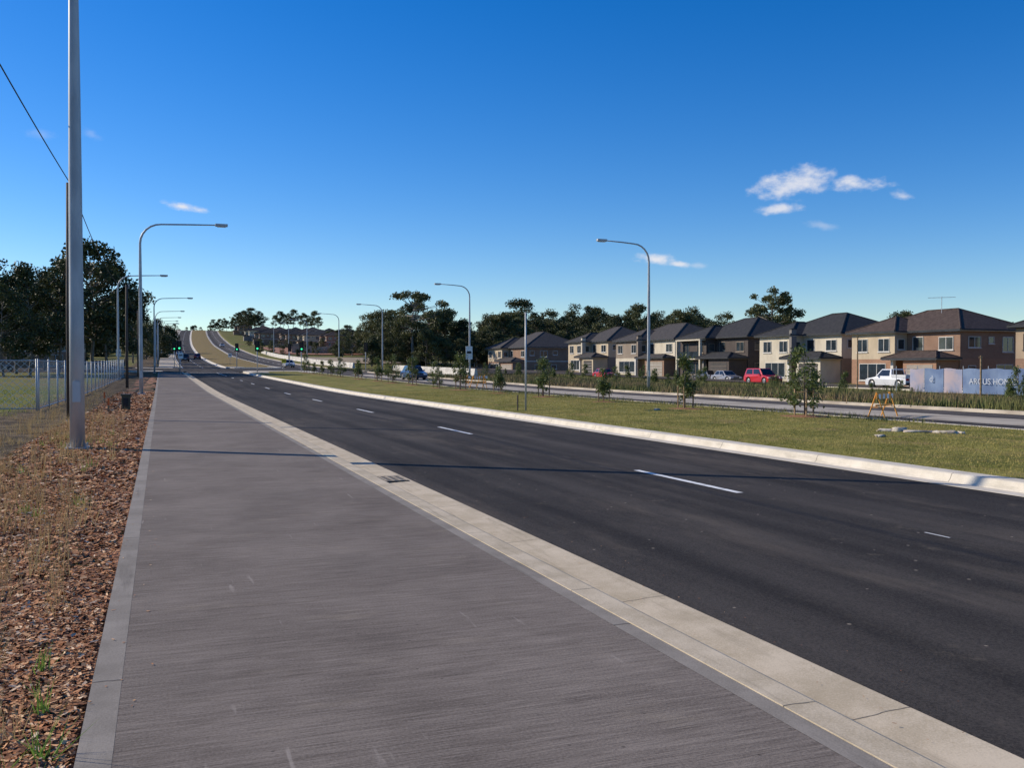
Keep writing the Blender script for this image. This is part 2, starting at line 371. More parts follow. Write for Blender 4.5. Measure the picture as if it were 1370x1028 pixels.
P[:,2]=np.interp(P[:,0],[11.3,13.5,16,18.5,20.15],[0,.05,.08,.05,0])
link(bpy.data.objects.new('turf_grass_blades',npmesh('turf_grass_blades',blades(P,.036,.014,.7),BLADE,3)))
cc=[];cd=[]
for i in range(5200):
    x=28.9+abs(R.normal(0,1))*13; y_=15+R.random()**1.3*135
    if x<59:
        q=math.sin(x*.9+y_*.23)+math.sin(y_*.41-x*.3)+R.normal(0,.6)
        (cc if q>-.1 else cd).append((x,y_,H(x,y_)-.05))
tufts('tall_verge_grass',cc,18,.34,.045,TALLG,.30,.4)
tufts('dry_verge_grass',cd,14,.40,.035,REED,.30,.45)
tufts('verge_reeds',[(R.uniform(31,50),R.uniform(22,120),-.3) for i in range(80)],50,.75,.04,TALLG,.30,.3)
tufts('median_edge_weeds',[(R.uniform(19.2,20.1),R.uniform(20,130),.02) for i in range(350)],14,.16,.02,TALLG,.2,.4)
tufts('median_turf_tufts',[(R.uniform(11.5,19.8),R.uniform(8,70),.03) for i in range(420)],12,.08,.012,BLADE,.12,.6)
# ------------------------------------------------------------------ trees
def tree_meshes(seed,h,cw,th,lm,bm,nc=34,nl=150,ls=.42,cr=1.0,flat=.7,tr=.22):
    r=random.Random(seed); mb=MB(); top=Vector((r.uniform(-.5,.5),r.uniform(-.5,.5),h*.82))
    mid=Vector((r.uniform(-.4,.4),r.uniform(-.4,.4),th))
    mb.tube([(0,0,-.3),(0,0,.2),tuple(mid*.5+Vector((r.uniform(-.2,.2),0,0))),tuple(mid),tuple((mid+top)/2+Vector((r.uniform(-.5,.5),r.uniform(-.4,.4),0))),tuple(top)],[tr*1.4,tr*1.1,tr*.9,tr*.75,tr*.45,tr*.12],bm,8)
    C=[]
    for i in range(nc):
        u=r.random(); a=r.uniform(0,6.283); zz=th*.85+(h-th*.85)*(u**.85)
        t=(zz-th*.85)/(h-th*.85); env=math.sin(math.pi*min(1,max(.06,t*.86+.10)))**.6
        rad=cw*.5*env*math.sqrt(r.uniform(.12,1))*r.uniform(.7,1.12)
        c=Vector((math.cos(a)*rad,math.sin(a)*rad,zz)); cs=cr*r.uniform(.55,1.25)
        s0=mid.lerp(top,max(0,min(1,(zz-th)/(top.z-th)-.25)))
        m1=(s0*.5+c*.5)+Vector((r.uniform(-.3,.3),r.uniform(-.3,.3),-r.uniform(0,.5)))
        mb.tube([tuple(s0),tuple(m1),tuple(c)],[tr*.38,tr*.22,tr*.06],bm,5,False)
        k=int(nl*cs/cr); q=R.normal(size=(k,3)); q/=np.linalg.norm(q,axis=1)[:,None]; q*=(R.random(k)**.45)[:,None]*cs
        q[:,2]*=flat; C.append(q+np.array(c)+R.normal(0,.12*cr,(k,3)))
    C=np.concatenate(C)
    return mb.mesh('trunk_and_limbs',True), npmesh('foliage',leafquads(C,ls,0,.62),lm)
def place(name,ms,loc,sc=1,rz=None,parent=None):
    e=empty(name,loc,R.uniform(0,6.28) if rz is None else rz,sc)
    if parent: e.parent=parent
    for nme,me in (('trunk',ms[0]),('foliage',ms[1])):
        link(bpy.data.objects.new(nme,me),e)
    return e
EU=[tree_meshes(21+i,16,10.5+i%3,4.5,LEAFD,BARK,nc=40,nl=190,ls=.46,cr=1.5,flat=.75) for i in range(3)]
OL=[tree_meshes(31+i,15,9.5+i%3,3.5,LEAFM,BARK,nc=42,nl=170,ls=.44,cr=1.35,flat=.8) for i in range(3)]
SPR=[tree_meshes(41,16,15,8.5,LEAFM,BARKP,nc=46,nl=170,ls=.42,cr=1.25,flat=.55,tr=.3),tree_meshes(43,13,12.5,4,LEAFM,BARKP,nc=60,nl=150,ls=.40,cr=1.05,flat=.6)]
PIN=[tree_meshes(51+i,12,6,1.2,LEAFD,BARK,nc=40,nl=150,ls=.5,cr=1.2,flat=1.1) for i in range(2)]
def at(px,z):
    X=(px-215)*z/1322.; return X,(z-.3554*X)/.9347
for px,z,s,k in ((124,118,1.03,0),(146,124,.92,1),(78,112,.86,2),(98,126,.95,0),(40,105,.78,1),(22,112,.74,0),(5,98,.62,2),(-25,104,.8,2),(60,132,.8,0),(166,170,.86,1),(178,200,.85,0),(10,135,.85,2)):
    X,Yv=at(px,z); place('gum_tree',EU[k],(X,Yv,H(X,Yv)-.2),(s,s,s*.98))
X,Yv=at(553,205); place('gum_tree',SPR[0],(X,Yv,H(X,Yv)-.5),1.05)
X,Yv=at(1033,185); place('gum_tree',SPR[1],(X,Yv,H(X,Yv)+.2),(1.05,1.05,1.22))
bush=empty('distant_trees')
MX=[EU[0],EU[1],EU[2],PIN[0],PIN[1],OL[0],OL[1],OL[2],OL[0],OL[1],SPR[1]]
def mass(p0,p1,z0,z1,n,s0,s1,dz=0):
    for i in range(n):
        px=p0+(p1-p0)*(i+R.uniform(-.4,.4))/n; z=R.uniform(z0,z1); X,Yv=at(px,z)
        ms=MX[int(R.integers(0,11))]; s=R.uniform(s0,s1)
        place('tree',ms,(X,Yv,H(X,Yv)-.6+dz),(s*1.1,s*1.1,s),parent=bush)
mass(498,700,215,262,30,.55,.95); mass(500,700,200,215,16,.4,.65)
mass(690,960,235,290,34,.8,1.12); mass(660,900,215,235,22,.55,.8); mass(930,1420,240,300,32,.7,.95)
mass(-60,235,235,330,32,.7,1.0,-1.5); mass(-80,110,150,200,16,.6,.8,-.8); mass(172,232,300,420,14,.5,.7,-1)
mass(318,352,560,620,8,.65,.9,5); mass(285,318,640,720,7,.45,.65,1); mass(370,435,590,640,11,.5,.75,6); mass(440,500,420,470,9,.5,.7,0); mass(455,520,300,350,11,.5,.7,0); mass(225,300,760,800,10,.3,.5,0)
mass(335,440,395,420,9,.22,.34,.3); mass(350,470,300,330,8,.2,.32,.3)
def sapling(seed,h,w):
    r=random.Random(seed); mb=MB()
    mb.tube([(0,0,-.05),(.02,.01,h*.5),(0,0,h*.95)],[.025,.018,.006],BARK,6)
    C=[]
    for i in range(26):
        z=h*r.uniform(.2,1); a=r.uniform(0,6.28); t=z/h; rad=w*.5*(1.15-t*.75)*r.uniform(.3,1)
        c=(math.cos(a)*rad,math.sin(a)*rad,z); mb.tube([(0,0,z*.8),c],[.01,.004],BARK,4,False)
        C.append(np.array(c)+R.normal(0,.09,(55,3)))
    mb2=MB()
    for a in (0.4,2.5,4.6):
        x,y_=.32*math.cos(a),.32*math.sin(a); mb2.box(x-.02,x+.02,y_-.02,y_+.02,-.1,.85,STAKE)
        mb2.tube([(x,y_,.75),(0,0,.77)],.01,STAKE,5)
    m3=MB(); pts=[]
    for i in range(18):
        a=i*2*math.pi/18; q=.72+.10*math.sin(3*a+seed)+r.uniform(-.05,.05); pts.append((q*math.cos(a),q*math.sin(a),.012))
    for i in range(18): m3.poly([pts[i],pts[(i+1)%18],(0,0,.06)],MULCHB)
    return mb.mesh('stem',True),npmesh('foliage',leafquads(np.concatenate(C),.11,0,.5),LEAFS),mb2.mesh('stakes'),m3.mesh('mulch_ring')
SAP=[sapling(61,2.0,1.25),sapling(62,1.85,.95),sapling(63,1.6,.7),sapling(64,2.1,1.5)]
for i,(x,y_) in enumerate([(18.4,23.2),(17.6,28.8),(17.8,35.7),(17.8,42.4),(17.8,48.9),(17.8,56),(17.8,61.3),(17.8,68),(17.8,74.5),(17.8,80),(17.8,88.4),(17.8,98),(17.8,104),(17.8,110),(17.8,116),(17.8,122)]):
    k=[3,1,2,1,2,0,3,0,3][i] if i<9 else i%4
    s=[1.0,.98,.85,1.0,.9][i] if i<5 else R.uniform(.85,1.15)
    e=empty('young_street_tree',(x,y_,Hr(y_)+.05),R.uniform(0,6.28),s)
    for nm,me in zip(('stem','foliage','stakes','mulch_ring'),SAP[k]): link(bpy.data.objects.new(nm,me),e)
for i in range(44):
    y_=R.uniform(30,165); x=R.uniform(38,59); s=R.uniform(.4,1.0); e=empty('verge_shrub',(x,y_,H(x,y_)-.1),R.uniform(0,6.28),s)
    for nm,me in zip(('stem','foliage'),SAP[i%4][:2]): link(bpy.data.objects.new(nm,me),e)
# ------------------------------------------------------------------ street furniture
def lamp(x,y_,sgn,hh=12,arm=5.4,rad=.11):
    e=empty('street_lamp',(x,y_,H(x,y_)))
    mb=MB(); r=1.15; zt=hh-.25
    pts=[(0,0,0),(0,0,2.5),(0,0,5),(0,0,7),(0,0,zt-r)]
    for k in range(1,7):
        t=math.pi/2*k/6; pts.append((sgn*r*(1-math.cos(t)),0,zt-r+r*math.sin(t)))
    pts+= [(sgn*arm*.6,0,zt+.06),(sgn*arm,0,zt+.12)]
    rd=[rad,rad*.95,rad*.88,rad*.78,rad*.62]+[rad*.6-.004*k for k in range(6)]+[.045,.035]
    mb.tube(pts,rd,GALV,14)
    mb.obj('pole_and_arm',e,True)
    mb=MB(); mb.box(-.21,.21,-.21,.21,-.03,.02,GALV)
    for a in (-.16,.16):
        for b in (-.16,.16): mb.tube([(a,b,.02),(a,b,.09)],.02,GALV,6)
    mb.box(-.07,.07,-rad*1.12,-rad*.9,.9,1.3,GALV)
    mb.obj('base_plate',e)
    mb=MB(); x0=sgn*(arm-.1); x1=sgn*(arm+.6); a,b=min(x0,x1),max(x0,x1)
    mb.box(a,b,-.13,.13,zt+.05,zt+.20,GALV); mb.box(a+.1,b-.1,-.10,.10,zt+.01,zt+.048,PAINT)
    mb.obj('luminaire',e,bev=.045)
lamp(-1.53,19.9,1,10.6,4.4,.14)
for x,y_ in ((-1.05,57),(-.75,129.5),(-.8,172),(-.6,210),(-.5,250),(.2,290),(1.2,330)): lamp(x,y_,1,10,4.2)
lamp(-3.7,94,1,10,3.8)
for x,y_ in ((31,55.4),(31,94.3),(31,136),(31,172),(31,212),(32,252),(33.5,300)): lamp(x,y_,-1,10.1,3.3)
def wpole(x,y_,h):
    e=empty('power_pole',(x,y_,H(x,y_))); mb=MB(); mb.tube([(0,0,-.2),(0,0,h*.5),(.02,0,h)],[.105,.092,.078],WOODP,10); mb.obj('pole',e,True)
    mb=MB(); mb.tube([(.07,0,h-.25),(.17,0,h-.25),(.17,0,h-.12)],.024,GALV,8); mb.tube([(.17,0,h-.12),(.17,0,h)],[.035,.022],PAINT,8); mb.obj('insulator_bracket',e)
wpole(-2.58,31,7.15); wpole(-2.2,70,7.2); wpole(-2.3,109,7.2)
def wire(a,b,sag):
    pts=[]
    for k in range(25):
        t=k/24; p=Vector(a).lerp(Vector(b),t); p.z-=sag*4*t*(1-t); pts.append(tuple(p))
    mb=MB(); mb.tube(pts,.014,CABLE,6); mb.obj('power_line',smooth=True)
wire((-2.9,-8,7.6),(-2.5,31,7.1),.35); wire((-2.5,31,7.1),(-2.2,70,7.2),.9); wire((-2.2,70,7.2),(-2.3,109,7.6),.8)
def fence(name,p0,p1,h,sp=.13):
    p0=Vector(p0);p1=Vector(p1);L=(p1-p0).length;d=(p1-p0)/L; e=empty(name)
    mb=MB(); n=int(L/3)
    for i in range(n+1):
        q=p0+d*(L*i/n); z=H(q.x,q.y); mb.tube([(q.x,q.y,z-.2),(q.x,q.y,z+h+.06)],.033,GALV,8)
    for zz in (.08,h):
        pts=[]
        for i in range(n+1):
            q=p0+d*(L*i/n); pts.append((q.x,q.y,H(q.x,q.y)+zz))
        mb.tube(pts,.021,GALV,6)
    mb.obj('posts_and_rails',e,True)
    Q=[]; m=int((L+h)/sp)
    for i in range(m):
        for sg in (1,-1):
            s0=-h+i*sp if sg==1 else i*sp
            s1=s0+h*sg; z0,z1=.08,h
            if s0<0: z0=z0+(-s0)*(1); s0=0
            if s1<0: z1=z1-(-s1); s1=0
            if s1>L: z1-= (s1-L); s1=L
            if s0>L: z0+=(s0-L); s0=L
            if z1-z0<.05: continue
            a=p0+d*s0;b=p0+d*s1; za=H(a.x,a.y)+z0; zb=H(b.x,b.y)+z1; w=.0085
            Q.append([(a.x-d.x*w,a.y-d.y*w,za),(a.x+d.x*w,a.y+d.y*w,za),(b.x+d.x*w,b.y+d.y*w,zb),(b.x-d.x*w,b.y-d.y*w,zb)])
    link(bpy.data.objects.new('wire_mesh',npmesh('wire_mesh',np.array(Q),mat('galvanised_wire',(.74,.73,.70),(.62,.62,.6),3,rough=.6,metal=0))),e)
fence('chain_link_fence',(-4.1,37,0),(-3.6,104,0),1.8); fence('chain_link_fence',(-4.15,36.9,0),(-24,41,0),1.8,.26)
mb=MB(); GP=mat('green_painted_steel',(.07,.07,.045),(.05,.05,.03),5,rough=.5); mb.box(-1.36,-1.06,37.0,37.3,-.05,.5,GP); mb.box(-1.39,-1.03,36.97,37.33,.503,.56,GP); mb.box(-1.30,-1.12,36.985,36.998,.1,.42,BLACK); mb.obj('service_pillar',bev=.02)
ORG=mat('orange_plastic',(.75,.17,.04),(.6,.12,.03),4,rough=.5); YEL=mat('yellow_orange_plastic',(.80,.36,.06),(.65,.28,.04),4,rough=.5)
for x,y_ in ((-1.75,36),(-2.3,44)):
    mb=MB(); mb.box(x-.03,x+.03,y_-.03,y_+.03,-.1,.45,STAKE); mb.box(x-.034,x+.034,y_-.034,y_+.034,.2,.46,ORG); mb.obj('survey_stake')
e=empty('sign_post',(12.2,30.7,.02)); mb=MB(); mb.tube([(0,0,-.1),(0,0,3.5)],.035,GALV,10); mb.obj('post',e,True)
mb=MB(); mb.box(-.006,.006,-.2,.25,2.55,3.3,GALV) ; o=mb.obj('sign_plate',e); o.rotation_euler=(0,0,math.radians(-22))
mb=MB(); mb.box(-.33,-.29,-.02,.02,-.1,.55,WOODP); mb.obj('timber_stake',e)
def slab(name,x,y_,lx,ly,lz,rz,m,z=.06):
    mb=MB(); n=14
    for L in range(4):
        k=(1,1.06,1,.75)[L]; zz=(0,.35,.8,1)[L]*lz
        for i in range(n):
            a=i*2*math.pi/n; c_,s_=math.cos(a),math.sin(a)
            mb.v.append((lx*.5*k*math.copysign(abs(c_)**.5,c_)+R.normal(0,.02),ly*.5*k*math.copysign(abs(s_)**.5,s_)+R.normal(0,.02),zz+R.normal(0,.008)))
    for L in range(3):
        for i in range(n): mb.f.append((L*n+i,L*n+(i+1)%n,(L+1)*n+(i+1)%n,(L+1)*n+i)); mb.m.append(0)
    mb.f.append(tuple(3*n+i for i in range(n))); mb.m.append(0); mb.mats=[m]
    o=mb.obj(name,smooth=True); o.location=(x,y_,z); o.rotation_euler=(0,0,rz)
SB=mat('sandbag_fabric',(.62,.55,.44),(.36,.30,.24),8,bmp=.6,bscale=15)
slab('sandbag',15.9,17.0,.55,.26,.07,-.7,SB);slab('sandbag',16.25,16.5,.62,.28,.06,-.5,SB);slab('sandbag',16.65,16.1,.5,.22,.07,-.9,SB);slab('sandbag',16.05,16.85,.4,.2,.11,.3,SB)
slab('broken_concrete',14.6,15.9,.24,.16,.05,.4,SB);slab('broken_concrete',16.0,28.0,.2,.15,.07,.4,SB);slab('broken_concrete',16.9,15.9,.2,.12,.05,1.4,SB)
def barricade(x,y_,rz,sc=.72):
    e=empty('barrier_board',(x,y_,Hr(y_)+Z),rz,sc); mb=MB()
    for sx in (-.75,.75):
        mb.tube([(sx,-.32,0),(sx,0,.98)],.026,YEL,6); mb.tube([(sx,.32,0),(sx,0,.98)],.026,YEL,6); mb.tube([(sx,-.2,.38),(sx,.2,.38)],.015,YEL,6)
    mb.obj('legs',e); mb=MB(); w=PAINT
    for k in range(8):
        a=-.95+k*.2375; mb.box(a,a+.2375,-.07,-.045,.72,.9,YEL if k%2==0 else w)
    mb.box(-.9,.9,-.02,.0,.42,.50,YEL); mb.obj('striped_board',e)
barricade(22.9,24.8,.5,.85); barricade(21.6,64,.9,1); barricade(22.2,66,.2,1)
GRT=mat('cast_iron_grate',(.30,.25,.19),(.40,.34,.26),9)
mb=MB(); mb.box(3.06,3.44,13.3,13.95,-.13,-.099,BLACK)  # solid black slab: shade of the recess under the bars, put in as colour
for k in range(9): mb.box(3.07,3.43,13.33+k*.07,13.36+k*.07,-.0985,-.090,GRT)
for k in range(4): mb.box(3.09+k*.1,3.12+k*.1,13.3,13.95,-.0895,-.086,GRT)
mb.obj('drain_grate')
def signal(x,y_,h=4.2,green=True):
    e=empty('traffic_signal',(x,y_,Hr(y_)-.05)); mb=MB(); mb.tube([(0,0,0),(0,0,h)],[.07,.055],GALV,10); mb.obj('pole',e,True)
    mb=MB(); mb.box(-.30,.30,-.12,-.08,h-1.25,h+.15,BLACK); mb.box(-.16,.16,-.30,-.122,h-1.1,h,BLACK)
    for k in range(3):
        zc=h-.2-k*.34; mb.tube([(0,-.303,zc),(0,-.325,zc)],.125,(GREENL if (k==2 and green) else DARKL),14)
        mb.tube([(0,-.31,zc+.13),(0,-.5,zc+.11)],[.03,.02],BLACK,6)
    mb.obj('signal_head',e)
for p in ((2.4,134.5),(12.4,131),(2.2,168),(12.6,170),(19.2,137),(22,172,4.2,False),(29.3,140,4.2,False)): signal(*p)
def sign(x,y_,w,h,zc,m,rz=0):
    e=empty('traffic_sign',(x,y_,H(x,y_)),rz); mb=MB(); mb.tube([(0,.03,-.1),(0,.03,zc+h/2)],.035,GALV,8); mb.obj('post',e,True)
    mb=MB(); mb.box(-w/2,w/2,-.035,-.015,zc-h/2,zc+h/2,m); mb.box(-w*.32,w*.32,-.04,-.037,zc-h*.05,zc+h*.12,BLACK); mb.obj('sign_plate',e)
sign(30.7,93.6,.75,1.4,2.7,PAINT); sign(2.3,120,.6,.75,2.3,PAINT); sign(15.6,128,.6,.6,1.6,mat('yellow_sign',(.8,.6,.05),(.7,.5,.04),5)); sign(-5,128,.6,.9,2.6,PAINT); sign(10.2+3,196,.7,.8,2,PAINT)
for x,y_,h in ((54.5,62,4.6),(44,40,2.6)):
    mb=MB(); mb.tube([(x,y_,H(x,y_)-.1),(x,y_,H(x,y_)+h)],[.06,.05],STAKE,8); mb.tube([(x-.15,y_,H(x,y_)+h-.1),(x+.15,y_,H(x,y_)+h-.1)],.03,STAKE,6); mb.obj('timber_post')
mb=MB()
BW=mat('barrier_concrete',(.62,.59,.53),(.45,.42,.38),2,vec=(1,.3,1))
for a,b in ((98,137),(168,340)):
    prof(mb,[(32.6,-.3),(32.75,.35),(32.85,.95),(33.05,.95),(33.15,.35),(33.3,-.3)],a,b,BW,True)
mb.obj('concrete_safety_barrier')
RED=mat('red_clay_soil',(.30,.12,.06),(.40,.20,.11),.3,bmp=.3)
def patch(name,x0,x1,y0,y1,m,dz=.15):
    mb=MB(); nx=8; ny=10
    for j in range(ny):
        for i in range(nx):
            q=[(x0+(x1-x0)*(i+a)/nx,y0+(y1-y0)*(j+b)/ny) for a,b in ((0,0),(1,0),(1,1),(0,1))]
            mb.poly([(x+bx(y_),y_,H(x,y_)+dz) for x,y_ in q],m)
    mb.obj(name)
patch('bare_earth',38,105,330,425,RED,.25)
patch('bare_earth',35,70,225,300,mat('pale_earth',(.38,.29,.18),(.26,.2,.12),.2),.2)
RW=mat('sandstone_block',(.45,.33,.22),(.30,.21,.14),1.5)
for y_,x0,x1,hh in ((345,44,100,1.6),(385,48,118,1.8),(428,46,125,1.8)):
    mb=MB()
    for i in range(14):
        a=x0+(x1-x0)*i/14; b=x0+(x1-x0)*(i+1)/14; zz=H(a,y_); mb.box(a+bx(y_),b+bx(y_)-.03,y_,y_+.5,zz-.5,zz+hh+.25*(i%2),RW)
    mb.obj('retaining_wall')
# ------------------------------------------------------------------ houses
def brick(n,c1,c2,m3=(.5,.45,.4)):
    m,nt,b=newmat(n); co=coord(nt); sp=N(nt,'ShaderNodeSeparateXYZ'); nt.links.new(co,sp.inputs[0]); cb=N(nt,'ShaderNodeCombineXYZ')
    nt.links.new(mth(nt,'ADD',sp.outputs[0],sp.outputs[1]),cb.inputs[0]); nt.links.new(sp.outputs[2],cb.inputs[1])
    t=N(nt,'ShaderNodeTexBrick'); t.inputs['Scale'].default_value=1; t.inputs['Brick Width'].default_value=.24; t.inputs['Row Height'].default_value=.086; t.inputs['Mortar Size'].default_value=.008
    t.inputs['Color1'].default_value=(*c1,1);t.inputs['Color2'].default_value=(*c2,1);t.inputs['Mortar'].default_value=(*m3,1); nt.links.new(cb.outputs[0],t.inputs['Vector'])
    c=mix(nt,ramp(nt,noise(nt,co,.7),.4,.7,0,.35),t.outputs[0],tuple(x*.6 for x in c1)); nt.links.new(c,b.inputs['Base Color']); b.inputs['Roughness'].default_value=.9; return m
def roofm(n,c1,c2):
    m,nt,b=newmat(n); co=coord(nt); sp=N(nt,'ShaderNodeSeparateXYZ'); nt.links.new(co,sp.inputs[0])
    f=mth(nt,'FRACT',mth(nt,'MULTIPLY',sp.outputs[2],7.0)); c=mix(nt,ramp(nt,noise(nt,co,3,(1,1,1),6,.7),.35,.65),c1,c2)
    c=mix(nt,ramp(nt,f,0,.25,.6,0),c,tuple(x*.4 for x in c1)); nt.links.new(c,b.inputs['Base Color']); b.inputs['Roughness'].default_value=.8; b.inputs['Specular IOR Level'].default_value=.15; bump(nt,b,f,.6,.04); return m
def rend(n,c): return mat(n,c,tuple(x*.82 for x in c),.8,vec=(1,1,.5),rough=.9)
CREAM=rend('cream_render',(.53,.43,.30)); LCREAM=rend('pale_render',(.60,.53,.41)); GREYR=rend('grey_render',(.22,.20,.18)); TAUPE=rend('taupe_render',(.28,.225,.175)); WHITE=rend('white_trim',(.62,.59,.54)); CHAR=rend('charcoal_trim',(.05,.052,.056)); BEIGE=rend('beige_render',(.38,.285,.195))
BRK=brick('tan_brick',(.27,.145,.085),(.21,.11,.065),(.36,.29,.23)); BRO=brick('orange_brick',(.34,.165,.09),(.27,.13,.07),(.38,.30,.23)); DBR=brick('dark_brick',(.075,.055,.048),(.05,.04,.036),(.12,.10,.085))
RBR=roofm('brown_tiles',(.06,.043,.036),(.105,.077,.064)); RDK=roofm('charcoal_tiles',(.030,.030,.031),(.056,.054,.053)); RGR=roofm('grey_tiles',(.05,.046,.044),(.088,.079,.074))
GDOOR=mat('garage_door_panel',(.33,.29,.24),(.28,.24,.20),1,rough=.6); GDARK=mat('dark_garage_door_panel',(.07,.06,.055),(.05,.045,.04),1,rough=.6)
def hip(mb,x0,x1,y0,y1,z,sl,m,fm,ov=.5):
    x0-=ov;x1+=ov;y0-=ov;y1+=ov
    mb.box(x0+.02,x1-.02,y0+.02,y1-.02,z-.2,z-.003,fm)
    mb.box(x0-.06,x0+.017,y0,y1,z-.14,z+.01,CHAR); mb.box(x0,x1,y0-.08,y0-.003,z-.14,z+.01,CHAR)
    wx,wy=x1-x0,y1-y0
    if wx<=wy:
        h=wx/2; a=((x0+x1)/2,y0+h,z+h*sl); b=((x0+x1)/2,y1-h,z+h*sl)
        mb.poly([(x0,y1,z),(x0,y0,z),a,b],m); mb.poly([(x1,y0,z),(x1,y1,z),b,a],m); mb.poly([(x0,y0,z),(x1,y0,z),a],m); mb.poly([(x1,y1,z),(x0,y1,z),b],m)
        cor=((x0,y0,z,a),(x1,y0,z,a),(x0,y1,z,b),(x1,y1,z,b))
    else:
        h=wy/2; a=(x0+h,(y0+y1)/2,z+h*sl); b=(x1-h,(y0+y1)/2,z+h*sl)
        mb.poly([(x0,y0,z),(x1,y0,z),b,a],m); mb.poly([(x1,y1,z),(x0,y1,z),a,b],m); mb.poly([(x0,y1,z),(x0,y0,z),a],m); mb.poly([(x1,y0,z),(x1,y1,z),b],m)
        cor=((x0,y0,z,a),(x0,y1,z,a),(x1,y0,z,b),(x1,y1,z,b))
    for (cx,cy,cz,p) in cor: mb.tube([(cx,cy,cz+.01),p],.09,m,5)
    mb.tube([a,b],.10,m,5)
def wfront(mb,x,y0,y1,z0,z1,fr=WHITE,mull=1):
    mb.box(x-.05,x-.003,y0,y1,z0,z0+.07,fr);mb.box(x-.05,x-.003,y0,y1,z1-.07,z1,fr)
    mb.box(x-.05,x-.003,y0,y0+.06,z0+.072,z1-.072,fr);mb.box(x-.05,x-.003,y1-.06,y1,z0+.072,z1-.072,fr)
    for k in range(mull):
        c=y0+(y1-y0)*(k+1)/(mull+1); mb.box(x-.045,x-.02,c-.03,c+.03,z0+.072,z1-.072,fr)
    mb.box(x-.018,x-.003,y0+.06,y1-.06,z0+.07,z1-.07,GLASS); mb.box(x-.10,x-.052,y0-.08,y1+.08,z0-.08,z0-.003,fr)
def wside(mb,y,x0,x1,z0,z1,fr=WHITE,mull=1):
    mb.box(x0,x1,y-.05,y-.003,z0,z0+.07,fr);mb.box(x0,x1,y-.05,y-.003,z1-.07,z1,fr)
    mb.box(x0,x0+.06,y-.05,y-.003,z0+.072,z1-.072,fr);mb.box(x1-.06,x1,y-.05,y-.003,z0+.072,z1-.072,fr)
    for k in range(mull):
        c=x0+(x1-x0)*(k+1)/(mull+1); mb.box(c-.03,c+.03,y-.045,y-.02,z0+.072,z1-.072,fr)
    mb.box(x0+.06,x1-.06,y-.018,y-.003,z0+.07,z1-.07,GLASS); mb.box(x0-.08,x1+.08,y-.10,y-.052,z0-.08,z0-.003,fr)
def house(name,X0,X1,Y0,Y1,lo,up,rf,var=0,fr=WHITE,feat=None,antenna=False,z=None,pup=None,gd=GDOOR,band=True):
    L=Y1-Y0;D=X1-X0; z=H(X0,Y0) if z is None else z; e=empty(name,(X0,Y0,z)); pup=pup or up
    hw=MB(); s=L*.52; e1=2.75;e2=5.6; pj=1.6
    hw.box(pj,D,0,L,-.8,e1,lo); hw.box(pj+.003,D-.003,.003,L-.003,e1,e2,up)
    hw.box(0,pj,s,L,-.8,e1,up if var in (1,3) else lo); hw.box(.003,pj,s+.003,L-.006,e1,e2,pup)
    if var!=2 and band: hw.box(0.0,D,-.025,-.003,e1-.08,e1+.08,fr); hw.box(pj-.02,pj-.004,0.0,s-.01,e1-.1,e1+.1,fr)
    hw.obj('walls',e)
    rb=MB(); hip(rb,pj,D,0,L,e2,.46,rf,fr); hip(rb,0,D*.62,s,L,e2+.012,.46,rf,fr,.48); rb.obj('roof',e)
    wn=MB()
    wfront(wn,0,s+.7,s+2.3,3.5,4.9,fr,1); wfront(wn,0,L-2.4,L-.8,3.5,4.9,fr,1); wfront(wn,0,s+1.2,L-1.2,.5,2.3,fr,2)
    wfront(wn,pj,.8,2.6,3.6,4.9,fr,1); wfront(wn,pj,s-2.2,s-.8,3.3,5.0,fr,0)
    sw=(((2.4,3.4,3.9,4.9),(4.6,6.2,3.6,4.9),(7.4,8.4,4.0,4.9),(3.5,5.6,.7,2.1),(7,8.2,1.2,2.1)),((2.6,4.2,3.8,4.9),(7.0,8.4,3.4,4.9),(5.2,5.9,4.2,4.9),(2.6,3.6,1.2,2.1),(6.2,8.4,.3,2.2)))[int(Y0)%2]
    for a,b,c,d in sw:
        if b<D-.4: wside(wn,0,a,b,c,d,fr,1 if b-a>1.2 else 0)
    wside(wn,s,.35,1.25,3.7,4.8,fr,0); wn.obj('windows',e)
    g=MB(); gx0=-1.2 if var!=3 else -.2
    g.box(gx0,pj-.003,.15,s-2.4,-.8,2.6,lo if var!=1 else up)
    gy1=s-2.9 if s-2.9>2.6 else s-2.5
    g.box(gx0-.03,gx0-.003,.6,gy1,-.1,2.15,gd)
    for k in range(4): g.box(gx0-.045,gx0-.032,.62,gy1-.02,.3+.45*k,.34+.45*k,fr)
    hip(g,gx0,pj-.55,.15,s-.3,2.82,.42,rf,fr,.45)
    g.box(-.9,-.55,s-.75,s-.4,-.5,2.62,WHITE if var!=2 else GREYR); g.obj('garage_and_porch',e)
    d=MB(); d.box(pj-.05,pj-.003,s-1.9,s-.9,-.05,2.1,CHAR); d.box(pj-.07,pj-.052,s-1.75,s-1.6,.9,1.1,GALV); d.box(pj-.06,pj-.003,s-.85,s-.6,0,2.1,GLASS); d.obj('front_door',e)
    if feat:
        f=MB(); f.box(-.35,.35,s-.45,s-.02,-.8,6.2,feat); f.box(-.42,.42,s-.52,s+.05,6.2,6.32,CHAR); f.obj('feature_pier',e)
    if var==2:
        f=MB(); f.box(-.9,-.006,s+.2,L-.2,2.6,2.75,feat or LCREAM); f.box(-.9,-.84,s+.5,L-.5,2.753,3.7,GLASS)
        for q in (s+.2,L-.5): f.box(-.9,-.6,q,q+.3,-.5,2.598,LCREAM)
        f.box(-.9,-.6,s+.2,s+.497,2.753,5.2,LCREAM);f.box(-.9,-.6,L-.497,L-.2,2.753,5.2,LCREAM);f.box(-.92,-.01,s+.15,L-.15,5.203,5.39,LCREAM); f.obj('balcony',e)
